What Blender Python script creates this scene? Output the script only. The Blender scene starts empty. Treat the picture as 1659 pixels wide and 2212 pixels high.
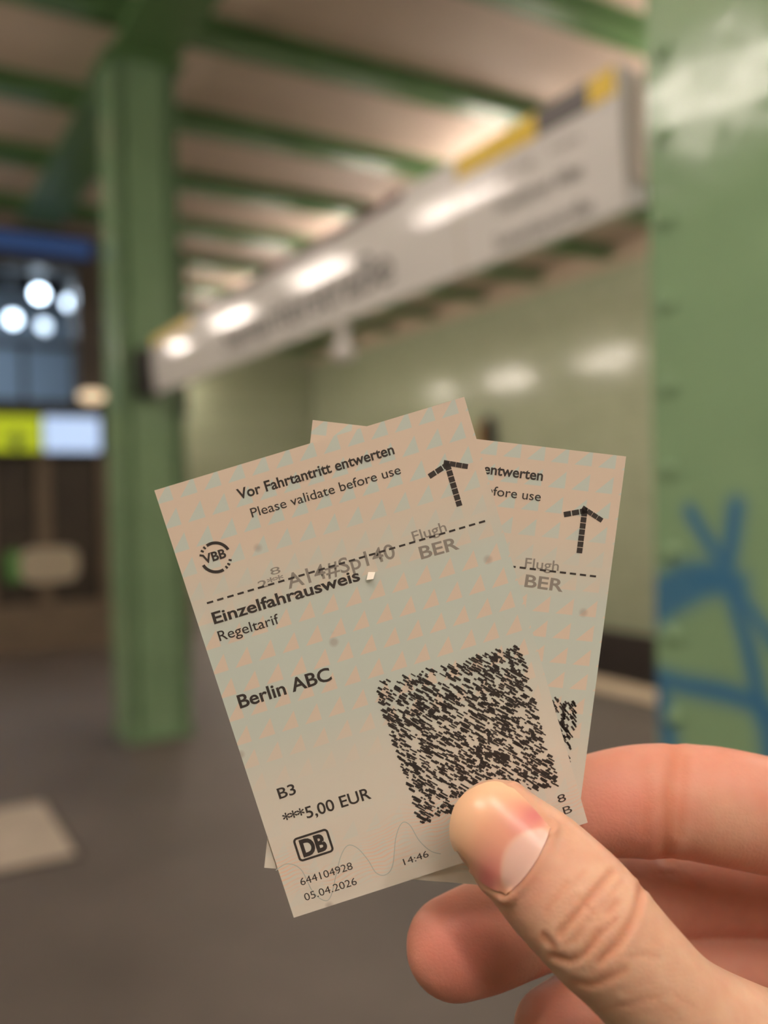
import bpy, bmesh, math, random
import numpy as np
from mathutils import Vector, Matrix
from mathutils.bvhtree import BVHTree

random.seed(7)
rng = np.random.default_rng(7)
SC = bpy.context.scene
COL = SC.collection

# ------------------------------------------------------------------ camera
FPX, CX, CY = 1900.0, 829.5, 1106.0            # focal length and centre in photo pixels (1659 x 2212)
PITCH, SROLL = math.radians(0.9), 0.0225
CF = np.array([0, math.cos(PITCH), -math.sin(PITCH)])
_u0 = np.array([0, math.sin(PITCH), math.cos(PITCH)])
CR = np.array([1.0, 0, 0]) * math.sqrt(1 - SROLL ** 2) - _u0 * SROLL
CU = np.cross(CR, CF)
CP = np.array([0, 0, 1.5])
cam_d = bpy.data.cameras.new('camera')
cam = bpy.data.objects.new('camera', cam_d)
COL.objects.link(cam)
SC.camera = cam
cam_d.sensor_fit = 'HORIZONTAL'
cam_d.sensor_width = 36.0
cam_d.lens = 36.0 * FPX / 1659.0
cam_d.clip_start = 0.01
cam_d.clip_end = 100
M = Matrix.Identity(4)
for i in range(3):
    M[i][0], M[i][1], M[i][2], M[i][3] = CR[i], CU[i], -CF[i], CP[i]
cam.matrix_world = M
cam_d.dof.use_dof = True
cam_d.dof.focus_distance = 0.1605
cam_d.dof.aperture_fstop = cam_d.lens / 4.0      # a 4.0 mm phone-lens pupil

# ------------------------------------------------------------------ world and exposure
w = bpy.data.worlds.new('station_air')
SC.world = w
w.use_nodes = True
w.node_tree.nodes['Background'].inputs[0].default_value = (1.0, 0.85, 0.68, 1)
w.node_tree.nodes['Background'].inputs[1].default_value = 0.02
SC.view_settings.view_transform = 'Standard'
SC.view_settings.look = 'None'
SC.view_settings.gamma = 1
SC.view_settings.use_curve_mapping = False
SC.view_settings.exposure = 0.0
SC.cycles.adaptive_threshold = 0.04
SC.cycles.use_light_tree = False
SC.cycles.max_bounces = 7
SC.cycles.diffuse_bounces = 4
SC.cycles.glossy_bounces = 3
SC.cycles.transmission_bounces = 6
TUBE_STRENGTH = 108.0
TUBE_COLOR = (1.0, 0.865, 0.76)

# ------------------------------------------------------------------ frames of reference
TH = math.radians(30.7)                        # the platform runs 30.7 degrees left of the view
QV = np.array([math.cos(TH), math.sin(TH), 0])  # q: across the platform
DV = np.array([-math.sin(TH), math.cos(TH), 0])  # s: along the platform

def ray(x, y):
    return CR * (x - CX) / FPX - CU * (y - CY) / FPX + CF

def at_q(x, y, q):
    d = ray(x, y)
    p = CP + d * q / (d @ QV)
    return p @ DV, p[2]

def cam2w(p):
    p = np.asarray(p, float)
    return CP + np.outer(p[..., 0].ravel(), CR) - np.outer(p[..., 1].ravel(), CU) + np.outer(p[..., 2].ravel(), CF)

def px3(x, y, z):                              # pixel + depth in metres -> world point
    return CP + ray(x, y) * z

# ------------------------------------------------------------------ helpers
def link(name, me, parent=None, mats=None):
    o = bpy.data.objects.new(name, me)
    COL.objects.link(o)
    if parent is not None:
        o.parent = parent
    if mats is not None:
        for m in (mats if isinstance(mats, (list, tuple)) else [mats]):
            me.materials.append(m)
    return o

def tag(o, label=None, cat=None, group=None, kind=None):
    if label: o['label'] = label
    if cat: o['category'] = cat
    if group: o['group'] = group
    if kind: o['kind'] = kind
    return o

def thing(name, label, cat, q, s, z, group=None):
    e = bpy.data.objects.new(name, None)
    COL.objects.link(e)
    e.empty_display_size = 0.1
    e.location = Vector(QV * q + DV * s) + Vector((0, 0, z))
    e.rotation_euler = (0, 0, TH)
    return tag(e, label, cat, group)

def struct(name, me, mat, q=0, s=0, z=0):
    o = link(name, me, None, mat)
    o.location = Vector(QV * q + DV * s) + Vector((0, 0, z))
    o.rotation_euler = (0, 0, TH)
    o['kind'] = 'structure'
    return o

class MB:
    def __init__(self):
        self.v, self.f = [], []

    def add(self, v, f):
        n = len(self.v)
        self.v += [tuple(p) for p in v]
        self.f += [tuple(n + i for i in q) for q in f]
        return self

    def box(self, x0, x1, y0, y1, z0, z1):
        v = [(x, y, z) for z in (z0, z1) for y in (y0, y1) for x in (x0, x1)]
        return self.add(v, [(0, 2, 3, 1), (4, 5, 7, 6), (0, 1, 5, 4), (2, 6, 7, 3), (0, 4, 6, 2), (1, 3, 7, 5)])

    def tube(self, p0, p1, r0, r1=None, n=16):
        r1 = r0 if r1 is None else r1
        p0, p1 = Vector(p0), Vector(p1)
        t = (p1 - p0).normalized()
        a = t.orthogonal().normalized()
        b = t.cross(a)
        v = []
        for p, r in ((p0, r0), (p1, r1)):
            v += [p + (a * math.cos(k * 2 * math.pi / n) + b * math.sin(k * 2 * math.pi / n)) * r for k in range(n)]
        f = [(k, (k + 1) % n, n + (k + 1) % n, n + k) for k in range(n)]
        f += [tuple(range(n))[::-1], tuple(range(n, 2 * n))]
        return self.add(v, f)

    def lathe(self, prof, n=24, origin=(0, 0, 0)):
        v, f = [], []
        for r, z in prof:
            v += [(origin[0] + r * math.cos(k * 2 * math.pi / n), origin[1] + r * math.sin(k * 2 * math.pi / n), origin[2] + z) for k in range(n)]
        for j in range(len(prof) - 1):
            f += [(j * n + k, j * n + (k + 1) % n, (j + 1) * n + (k + 1) % n, (j + 1) * n + k) for k in range(n)]
        f += [tuple(range(n))[::-1], tuple(range((len(prof) - 1) * n, len(prof) * n))]
        return self.add(v, f)

    def prism(self, prof, y0, y1):              # closed profile in x,z extruded along y
        n = len(prof)
        v = [(x, y0, z) for x, z in prof] + [(x, y1, z) for x, z in prof]
        f = [(k, (k + 1) % n, n + (k + 1) % n, n + k) for k in range(n)]
        f += [tuple(range(n))[::-1], tuple(range(n, 2 * n))]
        return self.add(v, f)

    def mesh(self, name, bevel=0, smooth=False):
        me = bpy.data.meshes.new(name)
        me.from_pydata(self.v, [], self.f)
        bm = bmesh.new()
        bm.from_mesh(me)
        bmesh.ops.recalc_face_normals(bm, faces=bm.faces)
        if bevel:
            bmesh.ops.bevel(bm, geom=[e for e in bm.edges if e.calc_face_angle(0) > 0.6], offset=bevel, segments=2, affect='EDGES', clamp_overlap=True)
        bm.to_mesh(me)
        bm.free()
        if smooth:
            me.shade_smooth() if smooth is True else me.set_sharp_from_angle(angle=smooth)
        return me

def part(name, mb, mat, parent, bevel=0, smooth=False):
    return link(name, mb.mesh(name, bevel, smooth), parent, mat)

# ------------------------------------------------------------------ materials
def mat(name, col, rough=0.5, **kw):
    m = bpy.data.materials.new(name)
    m.use_nodes = True
    b = m.node_tree.nodes['Principled BSDF']
    b.inputs['Base Color'].default_value = (*col, 1)
    b.inputs['Roughness'].default_value = rough
    for k, v in kw.items():
        b.inputs[k].default_value = v
    return m

def nodes(m):
    return m.node_tree.nodes, m.node_tree.links, m.node_tree.nodes['Principled BSDF']

def mottled(name, c0, c1, scale, rough=0.5, bump=0.0, bscale=None, detail=4, bdist=0.01, r2=None, **kw):
    m = mat(name, c0, rough, **kw)
    N, L, B = nodes(m)
    tc = N.new('ShaderNodeTexCoord')
    nz = N.new('ShaderNodeTexNoise')
    nz.inputs['Scale'].default_value = scale
    nz.inputs['Detail'].default_value = detail
    L.new(tc.outputs['Object'], nz.inputs['Vector'])
    cr = N.new('ShaderNodeValToRGB')
    cr.color_ramp.elements[0].position, cr.color_ramp.elements[1].position = 0.3, 0.7
    cr.color_ramp.elements[0].color = (*c0, 1)
    cr.color_ramp.elements[1].color = (*c1, 1)
    L.new(nz.outputs[0], cr.inputs[0])
    L.new(cr.outputs[0], B.inputs['Base Color'])
    if r2 is not None:
        mr = N.new('ShaderNodeMapRange')
        mr.inputs['To Min'].default_value, mr.inputs['To Max'].default_value = rough, r2
        L.new(nz.outputs[0], mr.inputs['Value'])
        L.new(mr.outputs[0], B.inputs['Roughness'])
    if bump:
        n2 = N.new('ShaderNodeTexNoise')
        n2.inputs['Scale'].default_value = bscale or scale * 4
        n2.inputs['Detail'].default_value = 3
        L.new(tc.outputs['Object'], n2.inputs['Vector'])
        bp = N.new('ShaderNodeBump')
        bp.inputs['Strength'].default_value = bump
        bp.inputs['Distance'].default_value = bdist
        L.new(n2.outputs[0], bp.inputs['Height'])
        L.new(bp.outputs[0], B.inputs['Normal'])
    return m

def emit(name, col, strength, base=(0.8, 0.8, 0.8)):
    m = mat(name, base, 0.4)
    B = m.node_tree.nodes['Principled BSDF']
    B.inputs['Emission Color'].default_value = (*col, 1)
    B.inputs['Emission Strength'].default_value = strength
    return m

GREEN = mottled('green_gloss_paint', (0.178, 0.285, 0.165), (0.210, 0.328, 0.192), 3, 0.16, bump=0.7, bscale=3.6, bdist=0.013, **{'Specular IOR Level': 0.35})
DKGREEN = mottled('green_beam_paint', (0.11, 0.22, 0.085), (0.13, 0.25, 0.10), 3, 0.35)
FLOORM = mottled('stained_asphalt', (0.066, 0.053, 0.046), (0.098, 0.080, 0.069), 1.3, 0.55, bump=0.25, bscale=120, detail=6, bdist=0.002)
CEILM = mottled('painted_ceiling', (0.60, 0.47, 0.385), (0.66, 0.53, 0.43), 1.5, 0.7)
CREAM = mottled('cream_frieze_paint', (0.50, 0.40, 0.29), (0.55, 0.45, 0.33), 2, 0.6)
PALE = mottled('pale_stone', (0.33, 0.28, 0.23), (0.40, 0.34, 0.28), 6, 0.6, bump=0.1)
EDGEP = mottled('pale_edge_stone', (0.46, 0.37, 0.26), (0.55, 0.44, 0.32), 5, 0.6)
DARK = mottled('dark_trackbed', (0.030, 0.022, 0.018), (0.055, 0.042, 0.034), 4, 0.9, bump=0.4)
PLINTH = mat('dark_plinth', (0.045, 0.035, 0.030), 0.7)
RAIL = mat('worn_steel', (0.30, 0.26, 0.22), 0.35, Metallic=1.0)
BLACK = mat('black_metal', (0.018, 0.016, 0.015), 0.4)
DKBROWN = mottled('dark_brown_cladding', (0.035, 0.025, 0.018), (0.055, 0.040, 0.028), 3, 0.5)
BROWN = mottled('brown_cladding', (0.13, 0.095, 0.065), (0.17, 0.125, 0.085), 3, 0.6)
WHITEG = mat('white_gloss_enamel', (0.70, 0.68, 0.68), 0.10)
WHITEG.node_tree.nodes['Principled BSDF'].inputs['Specular IOR Level'].default_value = 0.16
GREYM = mat('grey_bracket_paint', (0.50, 0.45, 0.39), 0.4)
YELLOW = mat('yellow_panel', (0.70, 0.48, 0.008), 0.35)
MAROON = mat('maroon_strip', (0.10, 0.025, 0.030), 0.4)
DKGREY = mat('charcoal_panel', (0.07, 0.062, 0.065), 0.35)
SIGNINK = mat('sign_lettering', (0.06, 0.052, 0.05), 0.4)
SIGNGREY = mat('sign_small_lettering', (0.18, 0.16, 0.15), 0.4)
LAMPBODY = mat('lamp_housing', (0.7, 0.66, 0.6), 0.4)
TUBE = emit('lit_fluorescent_tube', TUBE_COLOR, TUBE_STRENGTH)
GLASS = mat('glass_pane', (0.85, 0.92, 1.0), 0.02)
GLASS.node_tree.nodes['Principled BSDF'].inputs['Transmission Weight'].default_value = 1.0
GLASS.node_tree.nodes['Principled BSDF'].inputs['IOR'].default_value = 1.05

# green glazed wall tiles: grid lives in the material because each tile is far below ten blurred pixels
TILE = mat('green_glazed_tile', (0.36, 0.42, 0.25), 0.18)
N, L, B = nodes(TILE)
tc = N.new('ShaderNodeTexCoord')
mp = N.new('ShaderNodeMapping')
mp.inputs['Rotation'].default_value = (0, math.radians(90), math.radians(90))
br = N.new('ShaderNodeTexBrick')
br.offset = 0.0
br.inputs['Color1'].default_value = (0.40, 0.44, 0.30, 1)
br.inputs['Color2'].default_value = (0.46, 0.50, 0.35, 1)
br.inputs['Mortar'].default_value = (0.30, 0.33, 0.22, 1)
br.inputs['Scale'].default_value = 1.0
br.inputs['Mortar Size'].default_value = 0.004
br.inputs['Brick Width'].default_value = 0.15
br.inputs['Row Height'].default_value = 0.15
sx = N.new('ShaderNodeSeparateXYZ')
cb = N.new('ShaderNodeCombineXYZ')
L.new(tc.outputs['Object'], sx.inputs[0])
L.new(sx.outputs['Y'], cb.inputs['X'])
L.new(sx.outputs['Z'], cb.inputs['Y'])
L.new(cb.outputs[0], br.inputs['Vector'])
L.new(br.outputs['Color'], B.inputs['Base Color'])
nz = N.new('ShaderNodeTexNoise')
nz.inputs['Scale'].default_value = 2.5
L.new(tc.outputs['Object'], nz.inputs['Vector'])
bp = N.new('ShaderNodeBump')
bp.inputs['Strength'].default_value = 0.35
bp.inputs['Distance'].default_value = 0.02
L.new(nz.outputs[0], bp.inputs['Height'])
L.new(bp.outputs[0], B.inputs['Normal'])

# ------------------------------------------------------------------ the station shell
Q0 = 1.60                                       # line of the columns
QE, QW = 5.15, 8.4                              # platform edge, track wall
S0, S1 = -7.0, 17.0
ZC = 4.64
QL, QLW = 2 * Q0 - QE, 2 * Q0 - QW
struct('floor', MB().box(QL + 0.35, QE - 0.35, S0, S1, -1.1, 0).mesh('floor'), FLOORM)
struct('trim_1', MB().box(QE - 0.35, QE, S0, S1, -0.25, 0.0).mesh('trim_1', 0.008), EDGEP)
struct('trim_2', MB().box(QL, QL + 0.35, S0, S1, -0.25, 0.0).mesh('trim_2', 0.008), EDGEP)
struct('trim_3', MB().box(QE - 0.35, QE - 0.06, S0, S1, -1.1, -0.25).mesh('trim_3'), PLINTH)
struct('trim_4', MB().box(QL + 0.06, QL + 0.35, S0, S1, -1.1, -0.25).mesh('trim_4'), PLINTH)
struct('floor_trackbed', MB().box(QE - 0.06, QW, S0, S1, -1.25, -1.1).mesh('floor_trackbed'), DARK)
struct('floor_trackbed_rear', MB().box(QLW, QL + 0.06, S0, S1, -1.25, -1.1).mesh('floor_trackbed_rear'), DARK)
struct('wall_right', MB().box(QW, QW + 0.2, S0, S1, -0.28, 4.40).mesh('wall_right'), TILE)
struct('wall_left', MB().box(QLW - 0.2, QLW, S0, S1, -0.28, 4.40).mesh('wall_left'), TILE)
struct('baseboard_right', MB().box(QW - 0.03, QW + 0.2, S0, S1, -1.1, -0.28).mesh('baseboard_right'), PLINTH)
struct('baseboard_left', MB().box(QLW - 0.2, QLW + 0.03, S0, S1, -1.1, -0.28).mesh('baseboard_left'), PLINTH)
struct('trim_5', MB().box(QW - 0.05, QW + 0.2, S0, S1, 4.40, ZC).mesh('trim_5'), CREAM)
struct('trim_6', MB().box(QLW - 0.2, QLW + 0.05, S0, S1, 4.40, ZC).mesh('trim_6'), CREAM)
struct('wall_back', MB().box(QLW, QW, S0 - 0.2, S0, -1.1, ZC).mesh('wall_back'), CREAM)
struct('wall_front', MB().box(QLW, QW, S1, S1 + 0.2, -1.1, ZC).mesh('wall_front'), TILE)
ceil = struct('ceiling', MB().box(QLW - 0.2, QW + 0.2, S0, S1, ZC + 0.03, ZC + 0.2).mesh('ceiling'), CEILM)
BP, BS = 1.345, 5.55                            # pitch of the ceiling beams and the one over the far column
bays = [BS + BP * k for k in range(-9, 9)]
pm = MB().box(QLW - 0.1, QW + 0.1, -BP / 2 + 0.01, BP / 2 - 0.01, 0, 0.03).mesh('ceiling_panel')
pm.materials.append(CEILM)
for b in bays:
    if b + BP / 2 < S1 and b - BP / 2 > S0 - BP:
        o = bpy.data.objects.new('ceiling_panel', pm)
        COL.objects.link(o)
        o.parent = ceil
        o.location = (0, b + BP / 2, ZC)
bm_ = MB().prism([(-0.1, 0), (0.1, 0), (0.1, 0.03), (0.012, 0.04), (0.012, 0.10), (0.1, 0.11), (0.1, 0.14), (-0.1, 0.14), (-0.1, 0.11), (-0.012, 0.10), (-0.012, 0.04), (-0.1, 0.03)], QLW + 0.05, QW - 0.05)
bm_.v = [(y, x, z) for x, y, z in bm_.v]
beam_me = bm_.mesh('ceiling_beam')
beam_me.materials.append(DKGREEN)
for b in bays:
    if S0 + 0.3 < b < S1 - 0.3:
        o = bpy.data.objects.new('ceiling_beam', beam_me)
        COL.objects.link(o)
        o.location = Vector(DV * b) + Vector((0, 0, 4.5))
        o.rotation_euler = (0, 0, TH)
        tag(o, 'dark green steel I-beam crossing the beige ceiling', 'beam', 'green beams across the ceiling')
gird = MB().prism([(-0.2, 0), (0.2, 0), (0.2, 0.035), (0.05, 0.04), (0.05, 0.2), (-0.05, 0.2), (-0.05, 0.04), (-0.2, 0.035)], S0 + 0.3, 9.3)
tag(struct('roof_girder', gird.mesh('roof_girder'), DKGREEN, Q0, 0, 4.3), 'wide green steel girder running along the ceiling over the column row', 'girder')
del bpy.data.objects['roof_girder']['kind']
for x in (-0.72, 0.72):
    tag(struct('running_rail', MB().prism([(-0.06, 0), (0.06, 0), (0.06, 0.012), (0.01, 0.025), (0.01, 0.1), (0.035, 0.11), (0.035, 0.14), (-0.035, 0.14), (-0.035, 0.11), (-0.01, 0.1), (-0.01, 0.025), (-0.06, 0.012)], S0, S1).mesh('running_rail'), RAIL, (QE + QW) / 2 + x, 0, -1.1), 'steel running rail in the trackbed below the green wall', 'rail', 'running rails')

# ------------------------------------------------------------------ fluorescent lamps
def make_lamp():
    t = thing('ceiling_lamp', 'warm white fluorescent ceiling lamp behind the long sign, by the track wall', 'lamp', 0, 0, 0, 'fluorescent lamps in the ceiling bays')
    part('housing', MB().prism([(-0.025, 0.0), (0.025, 0.0), (0.025, 0.05), (-0.025, 0.05)], -0.66, 0.66), LAMPBODY, t)
    for sx_ in (-0.05, 0.05):
        part('tube', MB().tube((sx_, -0.62, 0.005), (sx_, 0.62, 0.005), 0.019, n=6), TUBE, t, smooth=True)
    for y in (-0.645, 0.645):
        part('end_holder', MB().box(-0.072, 0.072, y - 0.02, y + 0.02, -0.02, 0.03), LAMPBODY, t)
    for y in (-0.4, 0.4):
        part('hanger', MB().tube((0, y, 0.05), (0, y, 0.74), 0.008, n=8), LAMPBODY, t)
    return t

def copy_tree(o, parent=None):
    c = o.copy()
    COL.objects.link(c)
    c.parent = parent
    for ch in list(o.children):
        copy_tree(ch, c)
    return c

lamp0 = make_lamp()
spots = [(5.15, BS + BP * (2 * k + 0.5), 3.90) for k in range(-4, 5)] + [(-1.55, BS + BP * (k + 0.5), 3.90) for k in (-4, -2, 0, 2, 4, 6)] + [(-0.6, s_, 3.90) for s_ in (-3.45, -1.95, -0.45)] + [(0.9, s_, 3.90) for s_ in (-3.45, -1.95)]  # last two rows are added overhead to brighten the tickets and hand
for i, (q, s, zl) in enumerate(spots):
    o = lamp0 if i == 0 else copy_tree(lamp0)
    o.location = Vector(QV * q + DV * s) + Vector((0, 0, zl))
    if q < Q0:
        o['label'] = 'warm white fluorescent ceiling lamp of the rows facing the sign, the inner rows added to light the tickets and hand'
        o['group'] = 'fluorescent lamps facing the sign'

# ------------------------------------------------------------------ riveted steel columns
CW = 0.198
riv = MB().lathe([(0.019, 0.0), (0.018, 0.006), (0.013, 0.012), (0.005, 0.015)], 12)
riv.v = [(-z, y, x) for x, y, z in riv.v]
riv_me = riv.mesh('rivet', smooth=True)
riv_me.materials.append(GREEN)
riv2_me = riv_me.copy()
riv2_me.transform(Matrix.Rotation(math.pi, 4, 'Z'))

SPRAY = GREEN.copy()
SPRAY.name = 'green_paint_with_blue_spray'
N, L, B = nodes(SPRAY)
src = B.inputs['Base Color'].links[0].from_socket
at = N.new('ShaderNodeAttribute')
at.attribute_name = 'spray'
mx = N.new('ShaderNodeMix')
mx.data_type = 'RGBA'
L.new(at.outputs['Fac'], mx.inputs[0])
L.new(src, mx.inputs[6])
mx.inputs[7].default_value = (0.010, 0.105, 0.27, 1)
L.new(mx.outputs[2], B.inputs['Base Color'])

def seg_dist(P, poly):
    """distance of 2-D points P to a polyline, and the line parameter"""
    best = np.full(len(P), 1e9)
    for a, b in zip(poly[:-1], poly[1:]):
        a, b = np.array(a, float), np.array(b, float)
        d = b - a
        t = np.clip(((P - a) @ d) / max(d @ d, 1e-12), 0, 1)
        best = np.minimum(best, np.linalg.norm(P - a - t[:, None] * d, axis=1))
    return best

def make_column(label, s, sprayed):
    t = thing('steel_column', label, 'column', Q0, s, 0)
    H = 4.3
    if sprayed:
        ny, nz = 60, 330
        ys, zs = np.linspace(-CW, CW, ny), np.linspace(0.03, 2.2, nz)
        v = [(-CW, y, z) for z in zs for y in ys]
        f = [(j * ny + i, j * ny + i + 1, (j + 1) * ny + i + 1, (j + 1) * ny + i) for j in range(nz - 1) for i in range(ny - 1)]
        mb = MB().add(v, f)
        n0 = len(v)
        mb.box(-CW + 0.0004, -CW + 0.022, -CW, CW, 0.03, 2.2)
        mb.box(-CW, -CW + 0.022, -CW, CW, 2.2, H)
        me = bpy.data.meshes.new('side_plate')
        me.from_pydata(mb.v, [], mb.f)
        strokes = [([(1490, 1105), (1530, 1170), (1575, 1235)], 15), ([(1590, 1095), (1578, 1180), (1568, 1235)], 19),
                   ([(1425, 1275), (1480, 1245), (1545, 1240), (1590, 1262)], 27), ([(1400, 1335), (1450, 1300), (1520, 1262), (1580, 1258)], 26),
                   ([(1575, 1262), (1592, 1320), (1615, 1390), (1632, 1470), (1640, 1540)], 17), ([(1590, 1270), (1630, 1330), (1680, 1400)], 14),
                   ([(1400, 1455), (1470, 1478), (1560, 1495), (1640, 1520), (1690, 1560)], 20), ([(1425, 1480), (1440, 1560), (1450, 1640)], 22),
                   ([(1635, 1500), (1660, 1570), (1670, 1650)], 22)]
        pts = np.array([v_[1:] for v_ in v])
        fac = np.zeros(len(v))
        for poly, wd in strokes:
            pq = [at_q(x, y, Q0 - CW) for x, y in poly]
            pq = [(a - s, b) for a, b in pq]
            d = seg_dist(pts, pq)
            wm = wd * 2.0 / FPX
            fac = np.maximum(fac, 0.85 * np.exp(-(d / (wm * 1.15)) ** 2.4))
        a = me.attributes.new('spray', 'FLOAT', 'POINT')
        a.data.foreach_set('value', np.concatenate([fac, np.zeros(len(mb.v) - n0)]).astype(np.float32))
        pl = link('side_plate', me, t, SPRAY)
    else:
        pl = part('side_plate', MB().box(-CW, -CW + 0.022, -CW, CW, 0.03, H), GREEN, t, 0.004)
    pr = part('side_plate', MB().box(CW - 0.022, CW, -CW, CW, 0.03, H), GREEN, t, 0.004)
    # channel webs: a folded plate on each open side, set back behind the plates
    prof = [(-CW + 0.022, -0.15), (-0.14, -0.15), (-0.12, -0.185), (0.12, -0.185), (0.14, -0.15), (CW - 0.022, -0.15), (CW - 0.022, -0.13), (-CW + 0.022, -0.13)]
    for sg in (1, -1):
        mb = MB().prism([(x, y * sg) for x, y in prof], 0.03, H)
        mb.v = [(x, z, y) for x, y, z in mb.v]
        part('channel_web', mb, GREEN, t)
    part('base_plate', MB().box(-CW - 0.015, CW + 0.015, -CW - 0.015, CW + 0.015, 0, 0.03), GREEN, t, 0.006)
    part('head_plate', MB().box(-CW - 0.05, CW + 0.05, -CW - 0.05, CW + 0.05, H - 0.03, H), DKGREEN, t)
    z = 0.21
    while z < H - 0.1:
        for y in (-CW + 0.045, CW - 0.045):
            for me, x, pp in ((riv_me, -CW, pl), (riv2_me, CW, pr)):
                o = bpy.data.objects.new('rivet', me)
                COL.objects.link(o)
                o.parent = pp
                o.location = (x, y, z)
        z += 0.167
    return t

S_FAR, S_NEAR = 5.72, 1.075
make_column('fluted green steel column standing clear on the platform with a sign bracket', S_FAR, False)
make_column('glossy green riveted steel column with blue spray paint strokes', S_NEAR, True)

# ------------------------------------------------------------------ station name sign between the columns
SG0, SG1 = 1.49, 5.36                           # along s
SQ = Q0                                          # face around q = 1.60
t = thing('station_sign', 'long white curved station name sign hung between the green columns', 'sign', SQ, 0, 2.17)
SH = 0.335
def sign_pt(v):                                  # v: 0 bottom .. 1 top of the face -> local x, z; folded at mid-height
    if v < 0.5:
        return -0.03 - 0.016 * v / 0.5, SH * v
    k = (v - 0.5) / 0.5
    return -0.046 - 0.1675 * (0.022 * k + 0.004 * k * k), SH * v
prof = [sign_pt(k / 24) for k in range(25)] + [(0.05, SH - 0.02), (0.05, 0.02)]
part('housing', MB().prism(prof, SG0, SG1), WHITEG, t, smooth=0.5)

def on_sign(x, y):                               # photo pixel -> (s, v) on the sign face
    s, z = at_q(x, y, SQ - 0.04)
    zl = min(max(z - 2.17, 0.0), SH)
    return s, zl / SH

def sign_strip(name, s0, s1, v0, v1, m, lift=0.004):
    mb = MB()
    K = 6
    v = []
    for d in (0.0, lift):
        for s in (s0, s1):
            for k in range(K + 1):
                x, z = sign_pt(v0 + (v1 - v0) * k / K)
                v.append((x - d if d else x + 0.002, s, z))
    n = K + 1
    f = []
    for k in range(K):
        f += [(2 * n + k, 2 * n + k + 1, 3 * n + k + 1, 3 * n + k), (k, n + k, n + k + 1, k + 1),
              (k, k + 1, 2 * n + k + 1, 2 * n + k), (n + k, 3 * n + k, 3 * n + k + 1, n + k + 1)]
    f += [(0, 2 * n, 3 * n, n), (K, n + K, 3 * n + K, 2 * n + K)]
    mb.add(v, f)
    return part(name, mb, m, t)

def s_of(x, y):
    return at_q(x, y, SQ - 0.03)[0]
sA, sB, sC = s_of(1000, 380), s_of(1172, 280), s_of(1285, 215)
sD, sE = s_of(880, 440), s_of(430, 690)
sign_strip('yellow_panel', SG0 + 0.01, sC, 0.80, 0.995, YELLOW)
sign_strip('charcoal_panel', sC, sB, 0.80, 0.995, DKGREY)
sign_strip('yellow_panel', sB, sA, 0.80, 0.995, YELLOW)
sign_strip('maroon_strip', sD, sE, 0.93, 1.0, MAROON, 0.012)
sign_strip('yellow_panel', sE + 0.08, SG1 - 0.05, 0.84, 0.995, YELLOW)
for s in (sA + 0.01, sE):
    sign_strip('panel_seam', s - 0.004, s + 0.004, 0.0, 1.0, GREYM, 0.002)

def text_mesh(body, bold=0.0, spacing=1.0):
    cu = bpy.data.curves.new('txt', 'FONT')
    cu.body = body
    cu.size = 1.0
    cu.offset = bold
    cu.space_character = spacing
    cu.resolution_u = 4
    o = bpy.data.objects.new('txt', cu)
    COL.objects.link(o)
    dg = bpy.context.evaluated_depsgraph_get()
    me = bpy.data.meshes.new_from_object(o.evaluated_get(dg))
    bpy.data.objects.remove(o)
    bpy.data.curves.remove(cu)
    co = np.empty(len(me.vertices) * 3)
    me.vertices.foreach_get('co', co)
    me.materials.clear()
    return me, co.reshape(-1, 3)

_m, _c = text_mesh('E')
CAP = _c[:, 1].max()
bpy.data.meshes.remove(_m)

def sign_text(name, body, p0, p1, hv, m, bold=0.0):
    (s0, v0), (s1, v1) = on_sign(*p0), on_sign(*p1)
    vb = (v0 + v1) / 2
    me, co = text_mesh(body, bold)
    x0, x1 = co[:, 0].min(), co[:, 0].max()
    out = np.empty_like(co)
    for i, (x, y, _) in enumerate(co):
        s = s0 + (s1 - s0) * (x - x0) / (x1 - x0)
        a, z = sign_pt(vb + y / CAP * hv)
        out[i] = (a - 0.003, s, z)
    me.vertices.foreach_set('co', out.ravel())
    me.name = name
    return link(name, me, t, m)

sign_text('station_name', 'Samariterstraße', (487, 757), (850, 612), 0.37, SIGNINK, 0.01)
sign_text('direction_text', 'Frankfurter Allee', (1078, 462), (1262, 385), 0.12, SIGNINK)
sign_text('direction_text', 'Samariterstraße', (1068, 540), (1278, 458), 0.12, SIGNINK)
sign_text('exit_text', 'Ausgang', (1020, 425), (1160, 352), 0.07, SIGNGREY)
sign_text('exit_text', 'Ausgang', (1190, 335), (1260, 300), 0.06, SIGNGREY)
for s0_, s1_ in ((SG0, S_NEAR + CW - 0.02),):
    part('bracket_plate', MB().box(-0.005, 0.02, s1_, s0_ + 0.02, 0.06, SH - 0.03), GREYM, t)
    for z in (0.11, 0.245):
        part('clamp', MB().tube((-0.09, s1_ + 0.085, z), (0.04, s1_ + 0.085, z), 0.036, n=14), BLACK, t)
part('end_bracket', MB().box(-0.12, 0.04, SG1 + 0.004, S_FAR - CW + 0.02, 0.0, SH * 0.85), BLACK, t, 0.01)
# white pendant below the sign
s_h = at_q(742, 720, SQ)[0]
t = thing('pendant_speaker', 'small white speaker pendant hanging under the long sign', 'speaker', SQ, s_h, 2.17)
part('stem', MB().tube((0, 0, 0.0), (0, 0, -0.09), 0.024, 0.022), WHITEG, t, smooth=0.6)
sp = MB().lathe([(0.004, 0.0), (0.03, 0.004), (0.044, 0.02), (0.046, 0.045), (0.036, 0.062), (0.01, 0.07)], 20, (0, 0.008, -0.145))
part('dome', sp, WHITEG, t, smooth=True)

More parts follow.
